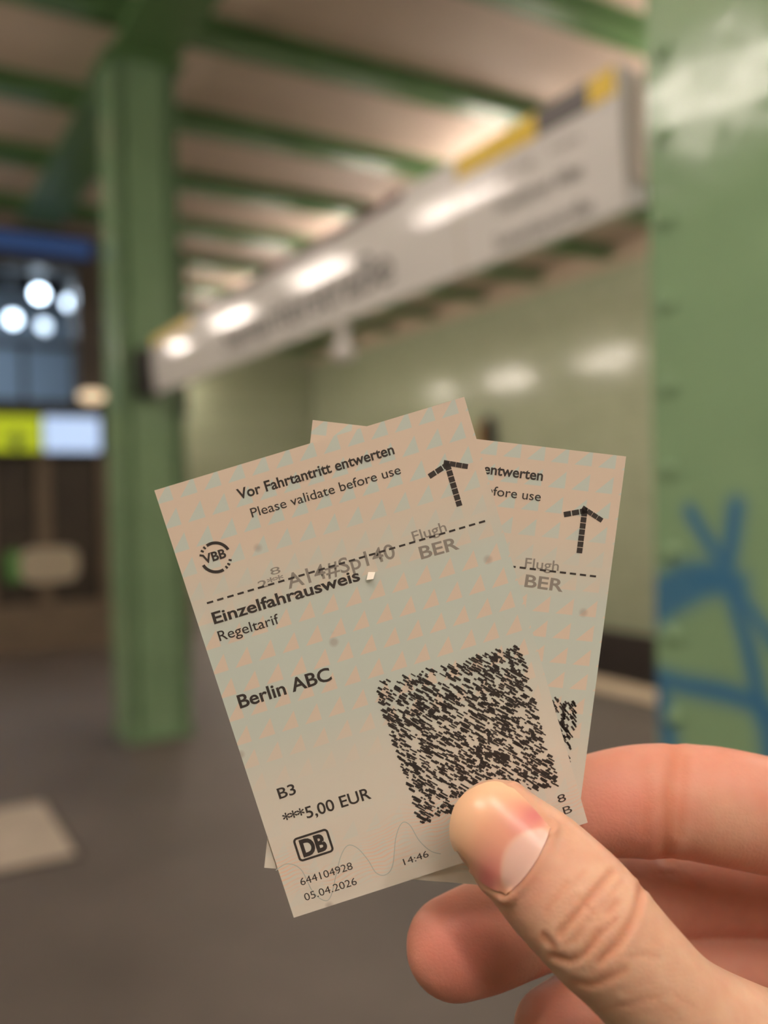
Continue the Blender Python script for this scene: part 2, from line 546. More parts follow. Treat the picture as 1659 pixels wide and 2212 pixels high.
# ------------------------------------------------------------------ dark glazed stair enclosure at the platform end
SE = 9.4
t = thing('stair_enclosure', 'dark glazed stair enclosure behind the clear-standing column', 'enclosure', 1.6, SE, 0)
E0, E1 = -1.5, 1.52                              # local q
part('plinth', MB().box(E0, E1, 0.0, 0.35, 0, 0.5), BROWN, t, 0.015)
part('wall_panel', MB().box(E0, E1, 0.12, 0.3, 0.5, 2.02), DKBROWN, t)
for x in (E0 + 0.05, -0.55, 0.0, 0.62):
    part('pilaster', MB().box(x - 0.07, x + 0.07, 0.05, 0.14, 0.5, 2.02), BROWN, t)
part('lintel', MB().box(E0, E1, 0.0, 0.35, 2.45, 2.56), BLACK, t)
part('back_rail', MB().box(E0, E1, 0.14, 0.35, 2.02, 2.45), DKBROWN, t)
part('fascia', MB().box(E0, E1, 0.0, 0.35, 3.92, 4.28), DKBROWN, t)
part('corner_post', MB().box(0.36, E1, 0.0, 0.35, 2.56, 3.92), DKBROWN, t)
part('corner_post', MB().box(E0, E0 + 0.12, 0.0, 0.35, 2.56, 3.92), DKBROWN, t)
part('transom', MB().box(E0 + 0.12, 0.36, 0.03, 0.12, 3.10, 3.16), BLACK, t)
for x in (-0.78, -0.16):
    part('mullion', MB().box(x - 0.02, x + 0.02, 0.03, 0.12, 2.56, 3.10), BLACK, t)
for x0, x1 in ((E0 + 0.12, -0.8), (-0.76, -0.18), (-0.14, 0.36)):
    part('glass_pane', MB().box(x0, x1, 0.07, 0.078, 2.56, 3.10), GLASS, t)
for x0, x1 in ((E0 + 0.12, -0.55), (-0.55, 0.36)):
    part('glass_pane', MB().box(x0, x1, 0.07, 0.078, 3.16, 3.92), GLASS, t)
HALL = mat('bluish_hall_plaster', (0.46, 0.54, 0.62), 0.6)
part('hall_back', MB().box(E0, E1, 2.6, 2.7, 0.0, 4.28), HALL, t)
part('hall_side', MB().box(E0, E0 + 0.1, 0.35, 2.6, 0.0, 4.28), DKBROWN, t)
part('hall_side', MB().box(E1 - 0.1, E1, 0.35, 2.6, 0.0, 4.28), DKBROWN, t)
part('hall_ceiling', MB().box(E0, E1, 0.35, 2.6, 4.24, 4.28), DKBROWN, t)
part('hall_floor', MB().box(E0, E1, 0.35, 2.6, 2.45, 2.56), DKBROWN, t)

def on_front(x, y, s):                           # photo pixel -> q, z on the plane s
    d = ray(x, y)
    p = CP + d * s / (d @ DV)
    return p @ QV, p[2]

BLUEL = emit('blue_strip_light', (0.08, 0.20, 0.60), 0.20, (0.02, 0.04, 0.08))
t = thing('strip_light', 'long blue strip light on the fascia of the dark enclosure', 'light', 1.6, SE - 0.03, 4.0)
part('diffuser', MB().box(-1.3, 0.5, -0.05, 0.0, 0.04, 0.20), BLUEL, t)
part('housing', MB().box(-1.32, 0.52, 0.0, 0.03, 0.0, 0.24), BLACK, t)

for i, (x, y, r, st) in enumerate([(85, 635, 0.075, 30), (150, 655, 0.07, 5.0), (28, 690, 0.075, 6.5), (95, 705, 0.07, 2.6)]):
    q, z = on_front(x, y, SE + 0.9)
    lab = ['brightest white spotlight behind the dark enclosure glass', 'white spotlight beside the corner post behind the glass',
           'white spotlight behind glass, farthest from the corner post', 'dimmest white spotlight, just above the glass transom'][i]
    t = thing('spotlight', lab, 'light', q, SE + 0.9, z, 'spotlights behind the glass')
    lens = MB().lathe([(r * 0.98, 0), (r * 0.9, 0.012), (r * 0.5, 0.02), (0.004, 0.022)], 20)
    lens.v = [(a, -c, b) for a, b, c in lens.v]
    part('lens', lens, emit('spotlight_glow', (0.78, 0.90, 1.0), st), t, smooth=True)
    can = MB().tube((0, 0.0, 0), (0, 0.12, 0), r * 1.06, r * 0.8, 20)
    part('can', can, BLACK, t, smooth=0.6)
    part('stem', MB().tube((0, 0.06, r), (0, 0.06, 4.24 - z), 0.012, n=8), BLACK, t)

t = thing('hall_fill_lamp', 'flat cool white fill lamp added out of sight to brighten the hall in the dark enclosure', 'lamp', 1.0, SE + 0.58, 4.14)  # added lamp, hidden behind the fascia, brightens the hall behind the glass
part('diffuser', MB().box(-0.6, 0.6, -0.15, 0.15, 0.0, 0.03), emit('hall_fill_glow', (0.72, 0.86, 1.0), 36.0), t)
part('tray', MB().box(-0.64, 0.64, -0.19, 0.19, 0.03, 0.10), LAMPBODY, t)

q, z = on_front(197, 858, SE - 0.12)
t = thing('wall_lamp', 'small warm oval wall lamp on the dark enclosure lintel', 'lamp', q, SE - 0.02, z)
sh = MB().lathe([(0.01, -0.06), (0.07, -0.05), (0.125, -0.02), (0.135, 0.01), (0.10, 0.05), (0.04, 0.06)], 20)
part('globe', sh, emit('warm_lamp_globe', (1.0, 0.70, 0.38), 1.0), t, smooth=True).location = (0, -0.14, 0)
part('arm', MB().tube((0, -0.14, 0.05), (0, 0.03, 0.05), 0.015, n=8), BLACK, t)

t = thing('exit_display', 'illuminated box sign, yellow-green and white, on the dark enclosure', 'sign', 1.6, SE - 0.02, 2.03)
part('box', MB().box(-0.75, 0.56, 0.0, 0.14, 0.0, 0.39), BLACK, t)
ygp = part('yellow_green_panel', MB().box(-0.74, -0.02, -0.02, 0.0, 0.02, 0.37), emit('lit_yellow_green', (0.52, 0.60, 0.012), 0.75, (0.1, 0.12, 0.01)), t)
part('white_panel', MB().box(0.0, 0.55, -0.02, 0.0, 0.02, 0.37), emit('lit_cool_white', (0.50, 0.68, 1.0), 0.95, (0.2, 0.2, 0.2)), t)
part('pictogram', MB().box(-0.30, -0.22, -0.028, -0.02, 0.04, 0.16).box(-0.36, -0.16, -0.028, -0.02, 0.12, 0.15).tube((-0.26, -0.028, 0.19), (-0.26, -0.02, 0.19), 0.028, n=12), mat('pictogram_ink', (0.06, 0.12, 0.05), 0.5), ygp)

qa, za = on_front(45, 1262, SE)
qb, zb = on_front(170, 1180, SE)
t = thing('notice_panel', 'pale rounded notice panel with a green end on the dark enclosure wall', 'panel', qa, SE + 0.02, za)
def rrect(x0, x1, z0, z1, r, n=6):
    pts = []
    for cx_, cz_, a0 in ((x1 - r, z1 - r, 0), (x0 + r, z1 - r, 90), (x0 + r, z0 + r, 180), (x1 - r, z0 + r, 270)):
        pts += [(cx_ + r * math.cos(math.radians(a0 + 90 * k / n)), cz_ + r * math.sin(math.radians(a0 + 90 * k / n))) for k in range(n + 1)]
    return pts
part('board', MB().prism(rrect(0, qb - qa, 0, zb - za, 0.12), 0.0, 0.03), mat('pale_board', (0.44, 0.38, 0.29), 0.5), t)
part('green_end', MB().prism(rrect(-0.13, 0.03, 0.02, zb - za - 0.02, 0.05), 0.005, 0.028), mat('green_board_end', (0.10, 0.26, 0.07), 0.5), t)

# pale cover slab let into the floor
t = thing('floor_slab', 'pale stone cover slab set in the dark platform floor', 'slab', 0.30, 4.30, 0)
part('slab', MB().box(-0.45, 0.45, -0.40, 0.40, 0.0, 0.012), PALE, t, 0.004)
part('frame', MB().box(-0.475, -0.455, -0.425, 0.425, 0, 0.008).box(0.455, 0.475, -0.425, 0.425, 0, 0.008).box(-0.455, 0.455, -0.425, -0.405, 0, 0.008).box(-0.455, 0.455, 0.405, 0.425, 0, 0.008), PLINTH, t)

# dark signal on the track wall
sq_, zq_ = at_q(1052, 925, QW - 0.1)
t = thing('track_signal', 'dark round-topped track signal with an amber side on the green wall', 'signal', QW, sq_, zq_)
part('target_board', MB().prism([(x, z) for x, z in rrect(-0.15, 0.15, -0.4, 0.2, 0.149)], -0.10, -0.06), BLACK, t)
o = t.children[0]
o.data.transform(Matrix(((0, 1, 0, 0), (1, 0, 0, 0), (0, 0, 1, 0), (0, 0, 0, 1))))
part('amber_side', MB().box(-0.17, -0.06, 0.10, 0.19, -0.35, 0.08), mat('amber_paint', (0.40, 0.20, 0.04), 0.4), t)
part('wall_arm', MB().box(-0.07, 0.0, -0.03, 0.03, -0.2, -0.1), BLACK, t)

# ------------------------------------------------------------------ paper tickets
TW, THT = 0.058, 0.0835
def ticket_frame(c, u, v):
    c, u, v = np.array(c), np.array(u), np.array(v)
    o = c - u * TW / 2 - v * THT / 2             # top-left corner in camera space (x right, y down, z ahead)
    return o, u, v
T1 = ticket_frame((-0.00117, 0.02747, 0.16158), (0.95543, -0.29261, 0.03908), (0.28828, 0.95330, 0.09009))
T2 = ticket_frame((0.011183, 0.027983, 0.163003), (0.99151, 0.10858, 0.07154), (-0.11341, 0.99127, 0.06726))

def ticket_matrix(T):
    o, u, v = T
    def w3(d):
        return CR * d[0] - CU * d[1] + CF * d[2]
    uw, vw = w3(u), -w3(v)
    uw /= np.linalg.norm(uw)
    vw = vw - uw * (vw @ uw)
    vw /= np.linalg.norm(vw)
    nw = np.cross(uw, vw)
    ow = CP + w3(o)
    m = Matrix.Identity(4)
    for i in range(3):
        m[i][0], m[i][1], m[i][2], m[i][3] = uw[i], vw[i], nw[i], ow[i]
    return m

def tk(x, y, T=T1):                              # photo pixel -> (u, v) metres on ticket 1
    o, u, v = T
    n = np.cross(u, v)
    d = np.array([(x - CX) / FPX, (y - CY) / FPX, 1.0])
    p = d * (o @ n) / (d @ n) - o
    return p @ u, p @ v

PAPER = mat('ticket_paper', (0.8, 0.7, 0.6), 0.55)
N, L, B = nodes(PAPER)
def math_node(op, a, b=None, clamp=False):
    n = N.new('ShaderNodeMath')
    n.operation = op
    n.use_clamp = clamp
    for i, v in enumerate((a, b)):
        if v is None: continue
        if isinstance(v, (int, float)):
            n.inputs[i].default_value = v
        else:
            L.new(v, n.inputs[i])
    return n.outputs[0]
tc = N.new('ShaderNodeTexCoord')
sx = N.new('ShaderNodeSeparateXYZ')
L.new(tc.outputs['Object'], sx.inputs[0])
X = math_node('MULTIPLY', sx.outputs['X'], 1000.0 / 4.46)
Y = math_node('MULTIPLY', sx.outputs['Y'], -1000.0 / 4.64)
fx = math_node('FRACT', math_node('ADD', X, 100.25))
fy = math_node('FRACT', math_node('ADD', Y, 100.35))
tx = math_node('DIVIDE', math_node('SUBTRACT', fx, 0.14), 0.72)
ty = math_node('DIVIDE', math_node('SUBTRACT', fy, 0.22), 0.68)
def soft_gt(a, b, w_=0.06):
    return math_node('ADD', math_node('DIVIDE', math_node('SUBTRACT', a, b), w_), 0.5, True)
inside = math_node('MULTIPLY', soft_gt(math_node('ADD', tx, ty), 1.0), math_node('MULTIPLY', soft_gt(1.0, tx), soft_gt(1.0, ty)))
sgn = math_node('SUBTRACT', 1.0, math_node('MULTIPLY', inside, 2.0))
vn = math_node('DIVIDE', Y, THT * 1000 / 4.64)
ra = N.new('ShaderNodeValToRGB')
els = ra.color_ramp.elements
els[0].position, els[0].color = 0.0, (0.95, 0.95, 0.95, 1)
els[1].position, els[1].color = 1.0, (0.62, 0.62, 0.62, 1)
for p_, c_ in ((0.16, 0.95), (0.26, 0.56), (0.33, 0.10), (0.42, 0.04), (0.60, 0.12), (0.72, 0.5), (0.80, 0.58), (0.86, 0.78)):
    e = els.new(p_)
    e.color = (c_, c_, c_, 1)
L.new(vn, ra.inputs[0])
amp = math_node('SUBTRACT', math_node('MULTIPLY', ra.outputs[0], 2.0), 1.0)
mfac = math_node('ADD', math_node('MULTIPLY', math_node('MULTIPLY', amp, sgn), 0.5), 0.5, True)
mixc = N.new('ShaderNodeMix')
mixc.data_type = 'RGBA'
L.new(mfac, mixc.inputs[0])
mixc.inputs[6].default_value = (0.57, 0.65, 0.61, 1)
mixc.inputs[7].default_value = (0.73, 0.605, 0.505, 1)
mixw = N.new('ShaderNodeMix')
mixw.data_type = 'RGBA'
L.new(math_node('MULTIPLY', soft_gt(vn, 0.68, 0.25), 0.55), mixw.inputs[0])
L.new(mixc.outputs[2], mixw.inputs[6])
mixw.inputs[7].default_value = (0.78, 0.725, 0.655, 1)
# orange security scribble near the foot
wv = N.new('ShaderNodeTexWave')
wv.wave_type = 'BANDS'
wv.bands_direction = 'Y'
wv.inputs['Scale'].default_value = 420
wv.inputs['Distortion'].default_value = 16
wv.inputs['Detail'].default_value = 1.5
wv.inputs['Detail Scale'].default_value = 0.35
L.new(tc.outputs['Object'], wv.inputs['Vector'])
ln = soft_gt(wv.outputs['Fac'], 0.80, 0.25)
nz = N.new('ShaderNodeTexNoise')
nz.inputs['Scale'].default_value = 90
L.new(tc.outputs['Object'], nz.inputs['Vector'])
ln = math_node('MULTIPLY', ln, soft_gt(nz.outputs[0], 0.5, 0.25))
ln = math_node('MULTIPLY', ln, math_node('MULTIPLY', soft_gt(vn, 0.845, 0.05), soft_gt(0.965, vn, 0.03)))
ln = math_node('MULTIPLY', ln, 0.75)
mix2 = N.new('ShaderNodeMix')
mix2.data_type = 'RGBA'
L.new(ln, mix2.inputs[0])
L.new(mixw.outputs[2], mix2.inputs[6])
mix2.inputs[7].default_value = (0.88, 0.52, 0.36, 1)
# sparse paper flecks
vo = N.new('ShaderNodeTexVoronoi')
vo.inputs['Scale'].default_value = 130
L.new(tc.outputs['Object'], vo.inputs['Vector'])
sc_ = N.new('ShaderNodeSeparateColor')
L.new(vo.outputs['Color'], sc_.inputs[0])
fl = math_node('MULTIPLY', soft_gt(0.10, vo.outputs['Distance'], 0.08), soft_gt(sc_.outputs[0], 0.82, 0.01))
fl = math_node('MULTIPLY', fl, 0.5)
mix3 = N.new('ShaderNodeMix')
mix3.data_type = 'RGBA'
L.new(fl, mix3.inputs[0])
L.new(mix2.outputs[2], mix3.inputs[6])
mix3.inputs[7].default_value = (0.35, 0.28, 0.25, 1)
L.new(mix3.outputs[2], B.inputs['Base Color'])

INK = mat('thermal_black_ink', (0.045, 0.038, 0.036), 0.5)
STAMP = mat('grey_stamp_ink', (0.27, 0.245, 0.22), 0.6)
TEALINK = mat('teal_line_ink', (0.46, 0.50, 0.47), 0.6)
FLECKM = mat('torn_paper_fleck', (0.88, 0.82, 0.74), 0.7)

def sheet():
    nx, ny = 12, 18
    v, f = [], []
    th = 0.00022
    def zc(x, y):
        return 0.0
    for k, dz in ((0, 0.0), (1, -th)):
        for j in range(ny + 1):
            for i in range(nx + 1):
                x, y = TW * i / nx, -THT * j / ny
                v.append((x, y, zc(x, y) + dz))
    n = (nx + 1) * (ny + 1)
    for j in range(ny):
        for i in range(nx):
            a = j * (nx + 1) + i
            f.append((a, a + nx + 1, a + nx + 2, a + 1))
            f.append((n + a, n + a + 1, n + a + nx + 2, n + a + nx + 1))
    for i in range(nx):
        f.append((i, i + 1, n + i + 1, n + i))
        a = ny * (nx + 1) + i
        f.append((a + 1, a, n + a, n + a + 1))
    for j in range(ny):
        a = j * (nx + 1)
        f.append((a + nx + 1, a, n + a, n + a + nx + 1))
        a = a + nx
        f.append((a, a + nx + 1, n + a + nx + 1, n + a))
    return MB().add(v, f).mesh('paper_ticket')

tick1 = link('paper_ticket', sheet(), None, PAPER)
tick1.matrix_world = ticket_matrix(T1)
tag(tick1, 'front paper train ticket under the thumbnail, tilted left, printed in black', 'ticket', 'paper tickets in the hand')
ZI = 0.00003

def print_mesh(name, v2, faces, m, z=ZI):
    me = bpy.data.meshes.new(name)
    me.from_pydata([(x, -y, z) for x, y in v2], [], faces)
    return link(name, me, tick1, m)

def print_text(name, body, p0, p1, cap_px, m=INK, bold=0.012, z=ZI, spacing=1.0):
    a, b = np.array(tk(*p0)), np.array(tk(*p1))
    e = (b - a) / np.linalg.norm(b - a)
    n = np.array([e[1], -e[0]])                  # up on the ticket (v runs down)
    me, co = text_mesh(body, bold, spacing)
    x0, x1 = co[:, 0].min(), co[:, 0].max()
    k = np.linalg.norm(b - a) / (x1 - x0)
    hk = cap_px / 12.05 / 1000 / CAP
    P = a + np.outer((co[:, 0] - x0) * k, e) + np.outer(co[:, 1] * hk, n)
    me.vertices.foreach_set('co', np.c_[P[:, 0], -P[:, 1], np.full(len(P), z)].ravel())
    me.name = name
    return link(name, me, tick1, m)

print_text('printed_line', 'Vor Fahrtantritt entwerten', (516, 1079), (853, 980), 22, bold=0.022)
print_text('printed_line', 'Please validate before use', (545, 1118), (867, 1023), 20, bold=0.004)
print_text('printed_line', 'Einzelfahrausweis', (463, 1348), (779, 1253), 25, bold=0.022)
print_text('printed_line', 'Regeltarif', (475, 1385), (605, 1346), 22, bold=0.004)
print_text('printed_line', 'Berlin ABC', (519, 1530), (718, 1468), 29, bold=0.02)
print_text('printed_line', 'B3', (604, 1726), (641, 1714), 24, bold=0.012)
print_text('printed_line', '***5,00 EUR', (616, 1783), (803, 1724), 26, bold=0.012)
print_text('printed_line', '644104928', (651, 1913), (763, 1877), 17, bold=0.0)
print_text('printed_line', '05.04.2026', (660, 1946), (772, 1910), 17, bold=0.0)
print_text('printed_line', '14:46', (874, 1869), (927, 1850), 15, bold=0.0)
print_text('printed_line', '8', (1207, 1735), (1224, 1729), 18, bold=0.0)
print_text('printed_line', 'B', (1219, 1760), (1237, 1754), 18, bold=0.0)
print_text('stamp_line', 'Flugh', (894, 1170), (966, 1147), 22, STAMP, 0.008, ZI * 0.6)
print_text('stamp_line', 'BER', (910, 1208), (993, 1185), 27, STAMP, 0.02, ZI * 0.6)
print_text('stamp_line', '8', (586, 1243), (607, 1237), 15, STAMP, 0.0, ZI * 0.6)
print_text('stamp_line', '2**', (560, 1272), (615, 1256), 16, STAMP, 0.01, ZI * 0.6)
print_text('stamp_line', 'A14#Sp140', (624, 1272), (856, 1204), 32, STAMP, 0.01, ZI * 0.6)

def bar(a, b, wd):
    a, b = np.array(a), np.array(b)
    e = (b - a) / np.linalg.norm(b - a)
    n = np.array([-e[1], e[0]]) * wd / 2
    return [a - n, b - n, b + n, a + n]

def print_bars(name, bars, m=INK, z=ZI):
    v, f = [], []
    for q in bars:
        k = len(v)
        v += [tuple(p) for p in q]
        f.append((k, k + 1, k + 2, k + 3))
    return print_mesh(name, v, f, m, z)

mmpx = 1 / 12.05 / 1000
# arrow of heavy printed blocks
blocks = []
def blocky(p0, p1, n, wpx, gap=0.12):
    a, b = np.array(tk(*p0)), np.array(tk(*p1))
    for k in range(n):
        blocks.append(bar(a + (b - a) * (k + gap / 2) / n, a + (b - a) * (k + 1 - gap / 2) / n, wpx * mmpx))
blocky((966, 1003), (993, 1094), 7, 13)
blocky((958, 999), (1011, 1008), 4, 11, 0.06)
blocky((972, 1000), (926, 1030), 3, 12)
print_bars('printed_arrow', blocks)
# perforation-style dashed line
a, b = np.array(tk(447, 1303)), np.array(tk(1056, 1123))
nd = 28
print_bars('dashed_rule', [bar(a + (b - a) * k / nd, a + (b - a) * (k + 0.62) / nd, 4.5 * mmpx) for k in range(nd)], z=ZI * 0.8)

def arc_poly(c, r0, r1, a0, a1, n=14):
    v = [(c[0] + r * math.cos(math.radians(a0 + (a1 - a0) * k / n)), c[1] + r * math.sin(math.radians(a0 + (a1 - a0) * k / n))) for r in (r0, r1) for k in range(n + 1)]
    return v, [(k, k + 1, n + 2 + k, n + 1 + k) for k in range(n)]

def merge(*vf):
    V, F_ = [], []
    for v, f in vf:
        k = len(V)
        V += list(v)
        F_ += [tuple(i + k for i in q) for q in f]
    return V, F_
c = tk(466, 1204)
r = 33 * mmpx
ring = [arc_poly(c, r * 0.86, r * 1.06, 250, 345), arc_poly(c, r * 0.86, r * 1.06, 75, 165)]
for a_ in (205, 222, 238, 28, 45, 60):
    ring.append(arc_poly(c, r * 0.85, r * 1.06, a_ - 4, a_ + 4, 3))
print_mesh('ring_emblem', *merge(*ring), INK)
print_text('emblem_letters', 'VBB', (441, 1218), (490, 1203), 19, bold=0.03)

def rounded_ring(x0, x1, y0, y1, ro, wd):
    o_ = rrect(x0, x1, y0, y1, ro)
    i_ = rrect(x0 + wd, x1 - wd, y0 + wd, y1 - wd, max(ro - wd, 0.0001))
    n = len(o_)
    return o_ + i_, [(k, (k + 1) % n, n + (k + 1) % n, n + k) for k in range(n)]
ca, cb_ = tk(631, 1813), tk(722, 1838)
corner = [tk(631, 1813), tk(707, 1787), tk(722, 1838), tk(648, 1864)]
x0, x1 = (corner[0][0] + corner[3][0]) / 2, (corner[1][0] + corner[2][0]) / 2
y0, y1 = (corner[0][1] + corner[1][1]) / 2, (corner[2][1] + corner[3][1]) / 2
print_mesh('logo_frame', *rounded_ring(x0, x1, y0, y1, 0.0008, 0.00042), INK)
# letters of the logo, heavy
def tkinv(u, v):
    o, uu, vv = T1
    p = o + uu * u + vv * v
    return CX + FPX * p[0] / p[2], CY + FPX * p[1] / p[2]
print_text('logo_letters', 'DB', tkinv(x0 + 0.0010, y1 - 0.00085), tkinv(x1 - 0.0010, y1 - 0.00085), (y1 - y0 - 0.0017) * 12050, bold=0.045)

# speckled square print: a plain streaky stand-in, carries no data
cq = [np.array(tk(*p)) for p in ((809, 1478), (1122, 1392), (1207, 1694), (907, 1778))]
e = np.array(tk(1000 + 90, 1500 + 52)) - np.array(tk(1000, 1500))
e /= np.linalg.norm(e)
bars = []
for k in range(1850):
    uu_, vv_ = rng.random(2)
    p = (cq[0] * (1 - uu_) + cq[1] * uu_) * (1 - vv_) + (cq[3] * (1 - uu_) + cq[2] * uu_) * vv_
    ln_ = rng.uniform(5, 18) * mmpx
    bars.append(bar(p - e * ln_ / 2, p + e * ln_ / 2, rng.uniform(2.5, 5.5) * mmpx))
print_bars('speckled_print', bars)

# thin teal wave printed across the foot
wvp = [tk(x, y) for x, y in ((596, 1880), (620, 1866), (650, 1878), (675, 1925), (700, 1945), (715, 1935), (728, 1880), (738, 1845), (752, 1826), (772, 1832), (795, 1858), (812, 1885), (832, 1890), (848, 1870), (855, 1810), (868, 1778), (885, 1782), (905, 1815), (930, 1838), (955, 1845))]
P = np.array(wvp)
dense = []
for i in range(len(P) - 1):
    p0, p1, p2, p3 = P[max(i - 1, 0)], P[i], P[i + 1], P[min(i + 2, len(P) - 1)]
    for k in range(6):
        s = k / 6
        dense.append(0.5 * ((2 * p1) + (-p0 + p2) * s + (2 * p0 - 5 * p1 + 4 * p2 - p3) * s * s + (-p0 + 3 * p1 - 3 * p2 + p3) * s ** 3))
print_bars('teal_wave', [bar(dense[i], dense[i + 1], 1.8 * mmpx) for i in range(len(dense) - 1)], TEALINK, ZI * 0.5)

# second ticket: same print, behind the first
tick2 = tick1.copy()
COL.objects.link(tick2)
tick2.matrix_world = ticket_matrix(T2)
tag(tick2, 'rear paper train ticket fanned out behind the front one, tilted right', 'ticket')
for ch in list(tick1.children):
    c_ = ch.copy()
    COL.objects.link(c_)
    c_.parent = tick2

fu, fv = tk(800, 1243)
fm = MB().add([(-0.0009, -0.0005, 0.0005), (0.0003, -0.0007, 0.0006), (0.0010, 0.0003, 0.0002), (-0.0002, 0.0007, 0.0001),
               (-0.0009, -0.0005, 0.0004), (0.0003, -0.0007, 0.0005), (0.0010, 0.0003, 0.0), (-0.0002, 0.0007, 0.0)],
              [(0, 1, 2, 3), (7, 6, 5, 4), (0, 4, 5, 1), (1, 5, 6, 2), (2, 6, 7, 3), (3, 7, 4, 0)])
o = part('torn_fleck', fm, FLECKM, tick1)
o.location = (fu, -fv, 0.00005)

# ------------------------------------------------------------------ the hand
def cam_pt(x, y, z):
    return np.array([(x - CX) / FPX * z, (y - CY) / FPX * z, z])

def catmull(A, n):
    A = np.array(A, float)
    out = []
    for i in range(len(A) - 1):
        p0, p1, p2, p3 = A[max(i - 1, 0)], A[i], A[i + 1], A[min(i + 2, len(A) - 1)]
        for k in range(n):
            s = k / n
            out.append(0.5 * ((2 * p1) + (-p0 + p2) * s + (2 * p0 - 5 * p1 + 4 * p2 - p3) * s * s + (-p0 + 3 * p1 - 3 * p2 + p3) * s ** 3))
    out.append(A[-1])
    return np.array(out)

def sweep(rows, n_ring=40, sub=8, tip=1.0):
    """rows: camera-space x, y, z, half width, half depth (metres); the first row is the rounded tip end"""
    C = catmull(rows, sub)
    # rounded cap ahead of the first row
    t0 = C[0, :3] - C[1, :3]
    t0 /= np.linalg.norm(t0)
    cap = []
    R0 = C[0, 3] * tip
    for k in range(8):
        a = math.radians(90 - k * 90 / 8) * 0.985
        cap.append(np.r_[C[0, :3] + t0 * R0 * math.sin(a), C[0, 3] * math.cos(a), C[0, 4] * math.cos(a)])
    t1 = C[-1, :3] - C[-2, :3]
    t1 /= np.linalg.norm(t1)
    end = []
    for k in range(1, 7):
        a = math.radians(k * 90 / 6) * 0.985
        end.append(np.r_[C[-1, :3] + t1 * C[-1, 4] * math.sin(a), C[-1, 3] * math.cos(a), C[-1, 4] * math.cos(a)])
    C = np.vstack([cap, C, end])
    mb = MB()
    v = []
    T = np.gradient(C[:, :3], axis=0)
    T /= np.linalg.norm(T, axis=1)[:, None]
    for c, t_ in zip(C, T):
        dz = c[:3] / np.linalg.norm(c[:3])
        dz = dz - t_ * (dz @ t_)
        dz /= np.linalg.norm(dz)
        wx = np.cross(t_, dz)
        for k in range(n_ring):
            a = 2 * math.pi * k / n_ring
            v.append(c[:3] + wx * c[3] * math.cos(a) + dz * c[4] * math.sin(a))
    m = len(C)
    f = [(j * n_ring + k, j * n_ring + (k + 1) % n_ring, (j + 1) * n_ring + (k + 1) % n_ring, (j + 1) * n_ring + k) for j in range(m - 1) for k in range(n_ring)]
    f += [tuple(range(n_ring))[::-1], tuple(range((m - 1) * n_ring, m * n_ring))]
    return v, f

def chain(rows):                                  # (px, py, depth mm, half width px, half depth mm)
    out = []
    for x, y, z, hw, hd in rows:
        z = z / 1000
        out.append(np.r_[cam_pt(x, y, z), hw * z / FPX, hd / 1000])
    return out

thumb = chain([(1076, 1789, 155.0, 103, 7.2), (1112, 1823, 153.6, 113, 7.6), (1158, 1866, 152.0, 124, 8.2), (1205, 1915, 150.3, 131, 8.7), (1250, 1960, 148.6, 134, 9.2),
               (1302, 2018, 147.0, 133, 9.6), (1372, 2092, 146.5, 127, 9.4), (1465, 2190, 147.5, 131, 10.0), (1600, 2292, 152.0, 163, 12.5), (1790, 2430, 162.0, 225, 17.0), (1950, 2620, 176.0, 270, 20.0)])
index = chain([(1170, 1762, 176.5, 84, 7.4), (1240, 1748, 176.5, 101, 8.0), (1330, 1734, 176.3, 113, 8.8), (1400, 1729, 176.5, 119, 9.2), (1455, 1729, 177.0, 118, 9.0),
               (1540, 1738, 177.5, 124, 9.6), (1660, 1762, 180.0, 124, 9.8), (1800, 1795, 187.0, 122, 10.0), (1960, 1850, 199.0, 132, 11.5)])
middle = chain([(984, 2046, 172.5, 108, 8.0), (1040, 2025, 174.0, 113, 8.5), (1110, 1997, 176.5, 112, 8.8), (1200, 1968, 181.0, 108, 8.8), (1330, 1938, 190.0, 104, 9.0),
                (1480, 1922, 199.0, 98, 9.4), (1640, 1925, 206.0, 98, 9.8), (1830, 1960, 212.0, 110, 10.5), (2010, 2025, 216.0, 125, 12.0)])
ring_ = chain([(1205, 2232, 173.0, 98, 7.8), (1260, 2204, 176.5, 102, 8.2), (1350, 2152, 184.0, 101, 8.6), (1450, 2112, 193.0, 96, 8.8), (1590, 2092, 202.0, 93, 9.2),
               (1780, 2120, 206.0, 105, 10.0), (1980, 2200, 217.0, 115, 11.5)])
pinky = chain([(1420, 2420, 178.0, 80, 6.6), (1500, 2370, 184.0, 84, 7.0), (1620, 2310, 193.0, 82, 7.4), (1780, 2290, 204.0, 88, 8.2), (1930, 2350, 216.0, 100, 10.0)])
palm = []
for (x, y, z) in ((1960, 1850, 199), (2010, 2025, 214), (1980, 2200, 217), (1930, 2350, 216)):
    palm.append(chain([(x, y, z, 118, 11.5), ((x * 2 + 2050) / 3, (y * 2 + 2900) / 3, z - 4, 145, 13.0), ((x + 4100) / 3, (y + 5800) / 3, z - 8, 160, 14.0), (2040, 2900, 198, 190, 16.0)]))
palm.append(chain([(1930, 2560, 178, 190, 17), (1990, 2720, 188, 220, 18), (2040, 2900, 196, 230, 18), (2060, 3050, 196, 235, 18)]))
palm.append([np.array(r_) for r_ in ([0.122, 0.165, 0.198, 0.026, 0.018], [0.125, 0.195, 0.194, 0.0265, 0.0185], [0.130, 0.235, 0.185, 0.029, 0.021], [0.140, 0.30, 0.165, 0.034, 0.028], [0.150, 0.36, 0.145, 0.038, 0.034])])

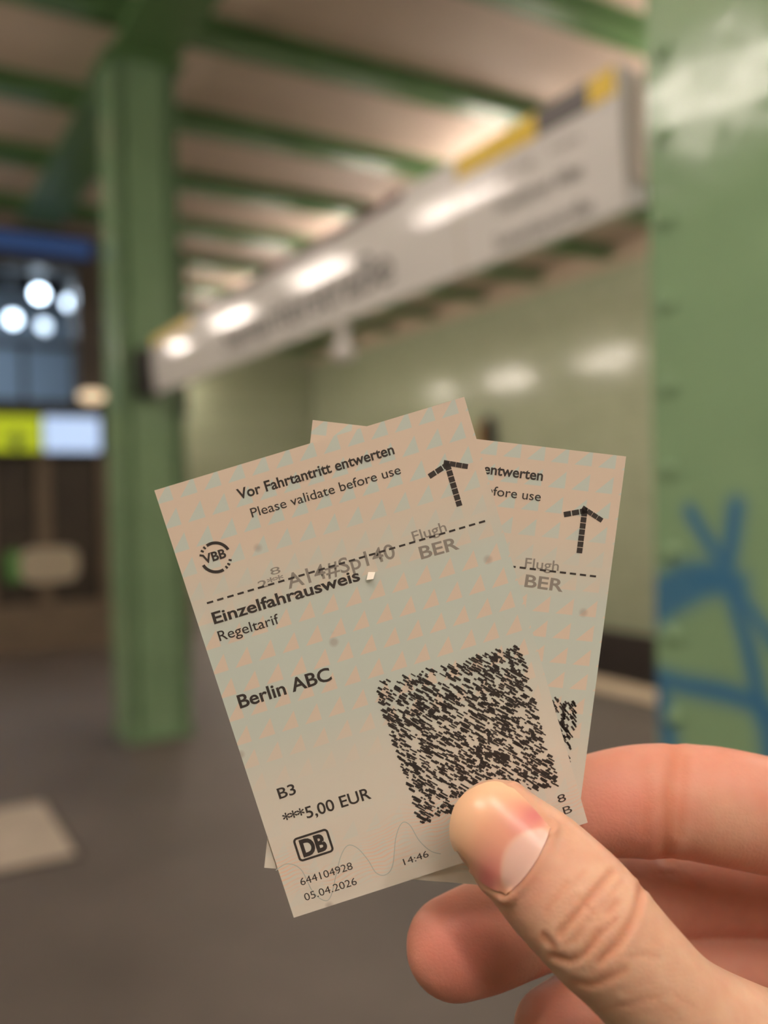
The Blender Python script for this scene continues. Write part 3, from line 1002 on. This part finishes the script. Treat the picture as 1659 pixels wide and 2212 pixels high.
hm = MB()
for rows in [thumb, index, middle, ring_, pinky] + palm:
    v, f = sweep(rows)
    hm.add(cam2w(np.array(v)), f)
me = hm.mesh('hand_raw')
tmp = bpy.data.objects.new('hand_raw', me)
COL.objects.link(tmp)
md = tmp.modifiers.new('r', 'REMESH')
md.mode = 'VOXEL'
md.voxel_size = 0.0007
md.use_smooth_shade = True
ms = tmp.modifiers.new('s', 'SMOOTH')
ms.factor = 0.5
ms.iterations = 10
dg = bpy.context.evaluated_depsgraph_get()
hand_me = bpy.data.meshes.new_from_object(tmp.evaluated_get(dg))
bpy.data.objects.remove(tmp)
hand_me.name = 'hand'

nv = len(hand_me.vertices)
co = np.empty(nv * 3)
hand_me.vertices.foreach_get('co', co)
co = co.reshape(-1, 3)
no = np.empty(nv * 3)
hand_me.vertex_normals.foreach_get('vector', no)
no = no.reshape(-1, 3)
rel = co - CP
depth = rel @ CF
PX = np.c_[CX + FPX * (rel @ CR) / depth, CY - FPX * (rel @ CU) / depth]
facing = -(no * (rel / np.linalg.norm(rel, axis=1)[:, None])).sum(1)
# which vertices belong to the thumb: nearer than the finger layer
thumb_m = (depth < 0.1655) & (facing > -0.1) & (PX[:, 0] < 1760) & (PX[:, 1] < 2330)
disp = np.zeros(nv)
red = np.zeros(nv)
def groove(poly, wpx, dep, mask, shoulder=0.35):
    sel = np.where(mask)[0]
    d = seg_dist(PX[sel], poly)
    near = d < wpx * 5
    s, d = sel[near], d[near]
    wpx = wpx * 1.15
    dep = dep * 0.8
    disp[s] += -dep * np.exp(-(d / wpx) ** 2) + dep * shoulder * np.exp(-((d - 2.1 * wpx) / (1.1 * wpx)) ** 2)
    red[s] = np.maximum(red[s], min(0.8, dep * 3000) * np.exp(-(d / (wpx * 1.5)) ** 2))
G = [([(1318, 1886), (1296, 1915), (1270, 1945), (1240, 1980), (1209, 2018)], 6.5, 0.00042),
     ([(1386, 1915), (1380, 1950), (1371, 1979), (1354, 2012), (1334, 2040), (1297, 2076)], 7.0, 0.00042),
     ([(1293, 2016), (1280, 2040), (1262, 2063), (1232, 2077), (1194, 2064)], 6.5, 0.00045),
     ([(1330, 1950), (1316, 1972)], 6, 0.00030), ([(1242, 1933), (1262, 1950), (1281, 1972)], 3.5, 0.00020),
     ([(1348, 2096), (1310, 2116), (1273, 2129), (1238, 2122)], 7, 0.00028), ([(1176, 2022), (1196, 2046)], 6, 0.00035),
     ([(1213, 2022), (1246, 2042)], 3, 0.00015), ([(1226, 1905), (1204, 1935), (1180, 1968)], 5, 0.00016),
     ([(1360, 2070), (1395, 2062), (1420, 2066)], 5, 0.00014), ([(1300, 2180), (1360, 2170), (1430, 2150)], 6, 0.00012),
     ([(1340, 1905), (1322, 1930), (1300, 1958)], 4, 0.00014), ([(1262, 1880), (1240, 1908), (1222, 1930)], 4, 0.00013),
     ([(1330, 1985), (1312, 2006), (1296, 2020)], 4, 0.0002), ([(1255, 2010), (1236, 2036)], 4, 0.00018),
     ([(1380, 2120), (1440, 2138), (1500, 2175)], 4, 0.0001), ([(1345, 2140), (1410, 2160), (1480, 2205)], 4, 0.0001)]
for poly, wd, dp in G:
    groove(poly, wd, dp, thumb_m)
back_m = (depth >= 0.1655) & (facing > 0)
for poly, wd, dp in [([(1456, 1625), (1450, 1700), (1446, 1770), (1436, 1850)], 12, 0.00055), ([(1478, 1640), (1474, 1720), (1466, 1800)], 8, 0.00025),
                     ([(1392, 1660), (1398, 1730), (1392, 1800)], 9, 0.00018)]:
    groove(poly, wd, dp, back_m & (PX[:, 1] < 1885))

# nail bed: fold of skin around the nail outline
NL = [(1094, 1934), (1056, 1914), (1022, 1888), (994, 1856)]
NR = [(1190, 1790), (1172, 1770), (1142, 1737), (1110, 1706)]
NPX = [(1094, 1934), (1128, 1902), (1158, 1862), (1178, 1822), (1190, 1790)]
ND = [(994, 1856), (980, 1820), (978, 1778), (992, 1736), (1026, 1706), (1072, 1693), (1110, 1706)]
loop = np.array(NL + ND[1:] + NR[::-1][1:] + NPX[::-1][1:-1], float)
def inside_poly(P, poly):
    r_ = np.zeros(len(P), bool)
    j = len(poly) - 1
    for i in range(len(poly)):
        a, b = poly[i], poly[j]
        c_ = ((a[1] > P[:, 1]) != (b[1] > P[:, 1])) & (P[:, 0] < (b[0] - a[0]) * (P[:, 1] - a[1]) / (b[1] - a[1] + 1e-9) + a[0])
        r_ ^= c_
        j = i
    return r_
sel = np.where(thumb_m & (PX[:, 0] < 1260) & (PX[:, 1] < 2000))[0]
ins = inside_poly(PX[sel], loop)
for poly, h in ((NL, 0.00045), (NR, 0.00040), (NPX, 0.00036)):
    d = seg_dist(PX[sel], poly)
    sd = np.where(ins, -d, d)
    disp[sel] += h * np.exp(-((sd - 10) / 9) ** 2)
    red[sel] = np.maximum(red[sel], 0.3 * np.exp(-((sd - 4) / 12) ** 2))
co2 = co + no * disp[:, None]
hand_me.vertices.foreach_set('co', co2.ravel())
# flushed zones: fingertips and joints are naturally redder; inner fingers are reddened for shade
flush_shade = np.zeros(nv)
for (x, y, z, rad, amt) in ((985, 2045, 0.168, 190, 0.9), (1330, 1740, 0.170, 170, 0.75), (1470, 1740, 0.170, 90, 0.55), (1205, 2232, 0.168, 170, 0.7), (1150, 1905, 0.146, 90, 0.35)):
    p = px3(x, y, z)
    d = np.linalg.norm(co - p, axis=1)
    rm = rad * z / FPX
    flush_shade = np.maximum(flush_shade, amt * np.exp(-(d / rm) ** 2))
inner_shade = np.clip((depth - 0.166) / 0.004, 0, 1) * 0.55  # darker red by depth: shade painted into the inner fingers
flush_shade = np.maximum(flush_shade, inner_shade)
a = hand_me.attributes.new('crease', 'FLOAT', 'POINT')
a.data.foreach_set('value', red.astype(np.float32))
a = hand_me.attributes.new('flush_shade', 'FLOAT', 'POINT')
a.data.foreach_set('value', flush_shade.astype(np.float32))
hand_me.update()

SKIN = mat('skin', (0.60, 0.36, 0.22), 0.42)
N, L, B = nodes(SKIN)
B.inputs['Subsurface Weight'].default_value = 0.35
B.inputs['Subsurface Radius'].default_value = (1.0, 0.32, 0.16)
B.inputs['Subsurface Scale'].default_value = 0.0035
B.inputs['Specular IOR Level'].default_value = 0.16
tc = N.new('ShaderNodeTexCoord')
n1 = N.new('ShaderNodeTexNoise')
n1.inputs['Scale'].default_value = 170
n1.inputs['Detail'].default_value = 5
L.new(tc.outputs['Object'], n1.inputs['Vector'])
cr = N.new('ShaderNodeValToRGB')
cr.color_ramp.elements[0].position, cr.color_ramp.elements[1].position = 0.32, 0.68
cr.color_ramp.elements[0].color = (0.52, 0.305, 0.215, 1)
cr.color_ramp.elements[1].color = (0.57, 0.37, 0.265, 1)
L.new(n1.outputs[0], cr.inputs[0])
prev = cr.outputs[0]
for nm, colr, k in (('flush_shade', (0.54, 0.185, 0.15, 1), 1.0), ('crease', (0.46, 0.15, 0.075, 1), 0.6)):
    at = N.new('ShaderNodeAttribute')
    at.attribute_name = nm
    mx = N.new('ShaderNodeMix')
    mx.data_type = 'RGBA'
    L.new(math_node('MULTIPLY', at.outputs['Fac'], k), mx.inputs[0])
    L.new(prev, mx.inputs[6])
    mx.inputs[7].default_value = colr
    prev = mx.outputs[2]
L.new(prev, B.inputs['Base Color'])
v1 = N.new('ShaderNodeTexVoronoi')
v1.feature = 'DISTANCE_TO_EDGE'
v1.inputs['Scale'].default_value = 1100
L.new(tc.outputs['Object'], v1.inputs['Vector'])
n2 = N.new('ShaderNodeTexNoise')
n2.inputs['Scale'].default_value = 420
n2.inputs['Detail'].default_value = 4
L.new(tc.outputs['Object'], n2.inputs['Vector'])
hsum = math_node('ADD', math_node('MULTIPLY', v1.outputs['Distance'], 0.4), n2.outputs[0])
bp = N.new('ShaderNodeBump')
bp.inputs['Strength'].default_value = 0.22
bp.inputs['Distance'].default_value = 0.0006
L.new(hsum, bp.inputs['Height'])
L.new(bp.outputs[0], B.inputs['Normal'])
hand = link('hand', hand_me, None, SKIN)
tag(hand, 'bare right hand pinching two paper tickets between thumb and fingers', 'hand')

# the thumbnail: a curved plate laid on the thumb
bvh = BVHTree.FromObject(hand, bpy.context.evaluated_depsgraph_get())
def along(poly, n):
    P_ = catmull(np.array(poly, float), 12)
    d = np.r_[0, np.cumsum(np.linalg.norm(np.diff(P_, axis=0), axis=1))]
    u_ = np.linspace(0, d[-1], n)
    return np.c_[np.interp(u_, d, P_[:, 0]), np.interp(u_, d, P_[:, 1])]
nu, nvv = 41, 41
cl, crr, c0, c1 = along(NL, nvv), along(NR, nvv), along(NPX, nu), along(ND, nu)
v, colr, f = [], [], []
pale, tipw = [], []
for j in range(nvv):
    tv = j / (nvv - 1)
    for i in range(nu):
        tu = i / (nu - 1)
        p = (1 - tu) * cl[j] + tu * crr[j] + (1 - tv) * c0[i] + tv * c1[i] - ((1 - tu) * (1 - tv) * cl[0] + tu * (1 - tv) * crr[0] + (1 - tu) * tv * cl[-1] + tu * tv * crr[-1])
        d = Vector(ray(*p)).normalized()
        hit, nrm, _, dist = bvh.ray_cast(Vector(CP), d)
        if hit is None or dist > 0.17:
            hit, nrm, _, _ = bvh.find_nearest(Vector(CP) + d * 0.155)
        v.append((hit, nrm))
# smooth the carrier surface, then lift
A = np.array([list(h) for h, n_ in v]).reshape(nvv, nu, 3)
NN = np.array([list(n_) for h, n_ in v]).reshape(nvv, nu, 3)
for _ in range(14):
    for arr in (A, NN):
        arr[1:-1, 1:-1] = 0.5 * arr[1:-1, 1:-1] + 0.125 * (arr[:-2, 1:-1] + arr[2:, 1:-1] + arr[1:-1, :-2] + arr[1:-1, 2:])
NN /= np.linalg.norm(NN, axis=2)[..., None]
TU, TV = np.meshgrid(np.linspace(0, 1, nu), np.linspace(0, 1, nvv))
lift = 0.00026 + 0.00030 * np.minimum(1, np.minimum(TU, 1 - TU) * 5) * np.minimum(1, TV * 6 + 0.0)
top = A + NN * lift[..., None]
bot = A - NN * 0.0004
vv = np.vstack([top.reshape(-1, 3), bot.reshape(-1, 3)])
K = nu * nvv
for j in range(nvv - 1):
    for i in range(nu - 1):
        a_ = j * nu + i
        f.append((a_, a_ + 1, a_ + nu + 1, a_ + nu))
        f.append((K + a_, K + a_ + nu, K + a_ + nu + 1, K + a_ + 1))
rim = [i for i in range(nu)] + [j * nu + nu - 1 for j in range(1, nvv)] + [(nvv - 1) * nu + i for i in range(nu - 2, -1, -1)] + [j * nu for j in range(nvv - 2, 0, -1)]
for k in range(len(rim)):
    a_, b_ = rim[k], rim[(k + 1) % len(rim)]
    f.append((b_, a_, K + a_, K + b_))
nm_ = MB().add(vv, f).mesh('thumbnail', smooth=1.0)
lun = np.clip((0.36 - TV - 1.2 * (TU - 0.5) ** 2) / 0.07, 0, 1) * np.clip((0.46 - np.abs(TU - 0.52)) / 0.10, 0, 1)
press = np.exp(-((TV - 0.36) / 0.24) ** 2) * (0.42 + 0.58 * np.clip(np.abs(TU - 0.5) * 3.0 - 0.15, 0, 1)) * (1 - lun)
free = np.clip((TV - 0.62) / 0.30, 0, 1)
for nm, arr in (('lunula', lun), ('bed', press), ('free_edge', free)):
    a = nm_.attributes.new(nm, 'FLOAT', 'POINT')
    a.data.foreach_set('value', np.r_[arr.ravel(), arr.ravel()].astype(np.float32))
NAIL = mat('fingernail', (0.68, 0.38, 0.28), 0.30)
N, L, B = nodes(NAIL)
B.inputs['Subsurface Weight'].default_value = 0.2
B.inputs['Subsurface Radius'].default_value = (1.0, 0.4, 0.25)
B.inputs['Subsurface Scale'].default_value = 0.002
prev = None
rgb = N.new('ShaderNodeRGB')
rgb.outputs[0].default_value = (0.66, 0.36, 0.24, 1)
prev = rgb.outputs[0]
for nm, colr, k in (('free_edge', (0.74, 0.46, 0.29, 1), 0.9), ('bed', (0.52, 0.165, 0.16, 1), 1.0), ('lunula', (0.62, 0.41, 0.365, 1), 0.85)):
    at = N.new('ShaderNodeAttribute')
    at.attribute_name = nm
    mx = N.new('ShaderNodeMix')
    mx.data_type = 'RGBA'
    L.new(math_node('MULTIPLY', at.outputs['Fac'], k), mx.inputs[0])
    L.new(prev, mx.inputs[6])
    mx.inputs[7].default_value = colr
    prev = mx.outputs[2]
L.new(prev, B.inputs['Base Color'])
nail = link('thumbnail', nm_, hand, NAIL)
nail['label'] = 'pink thumbnail with a pale half-moon'
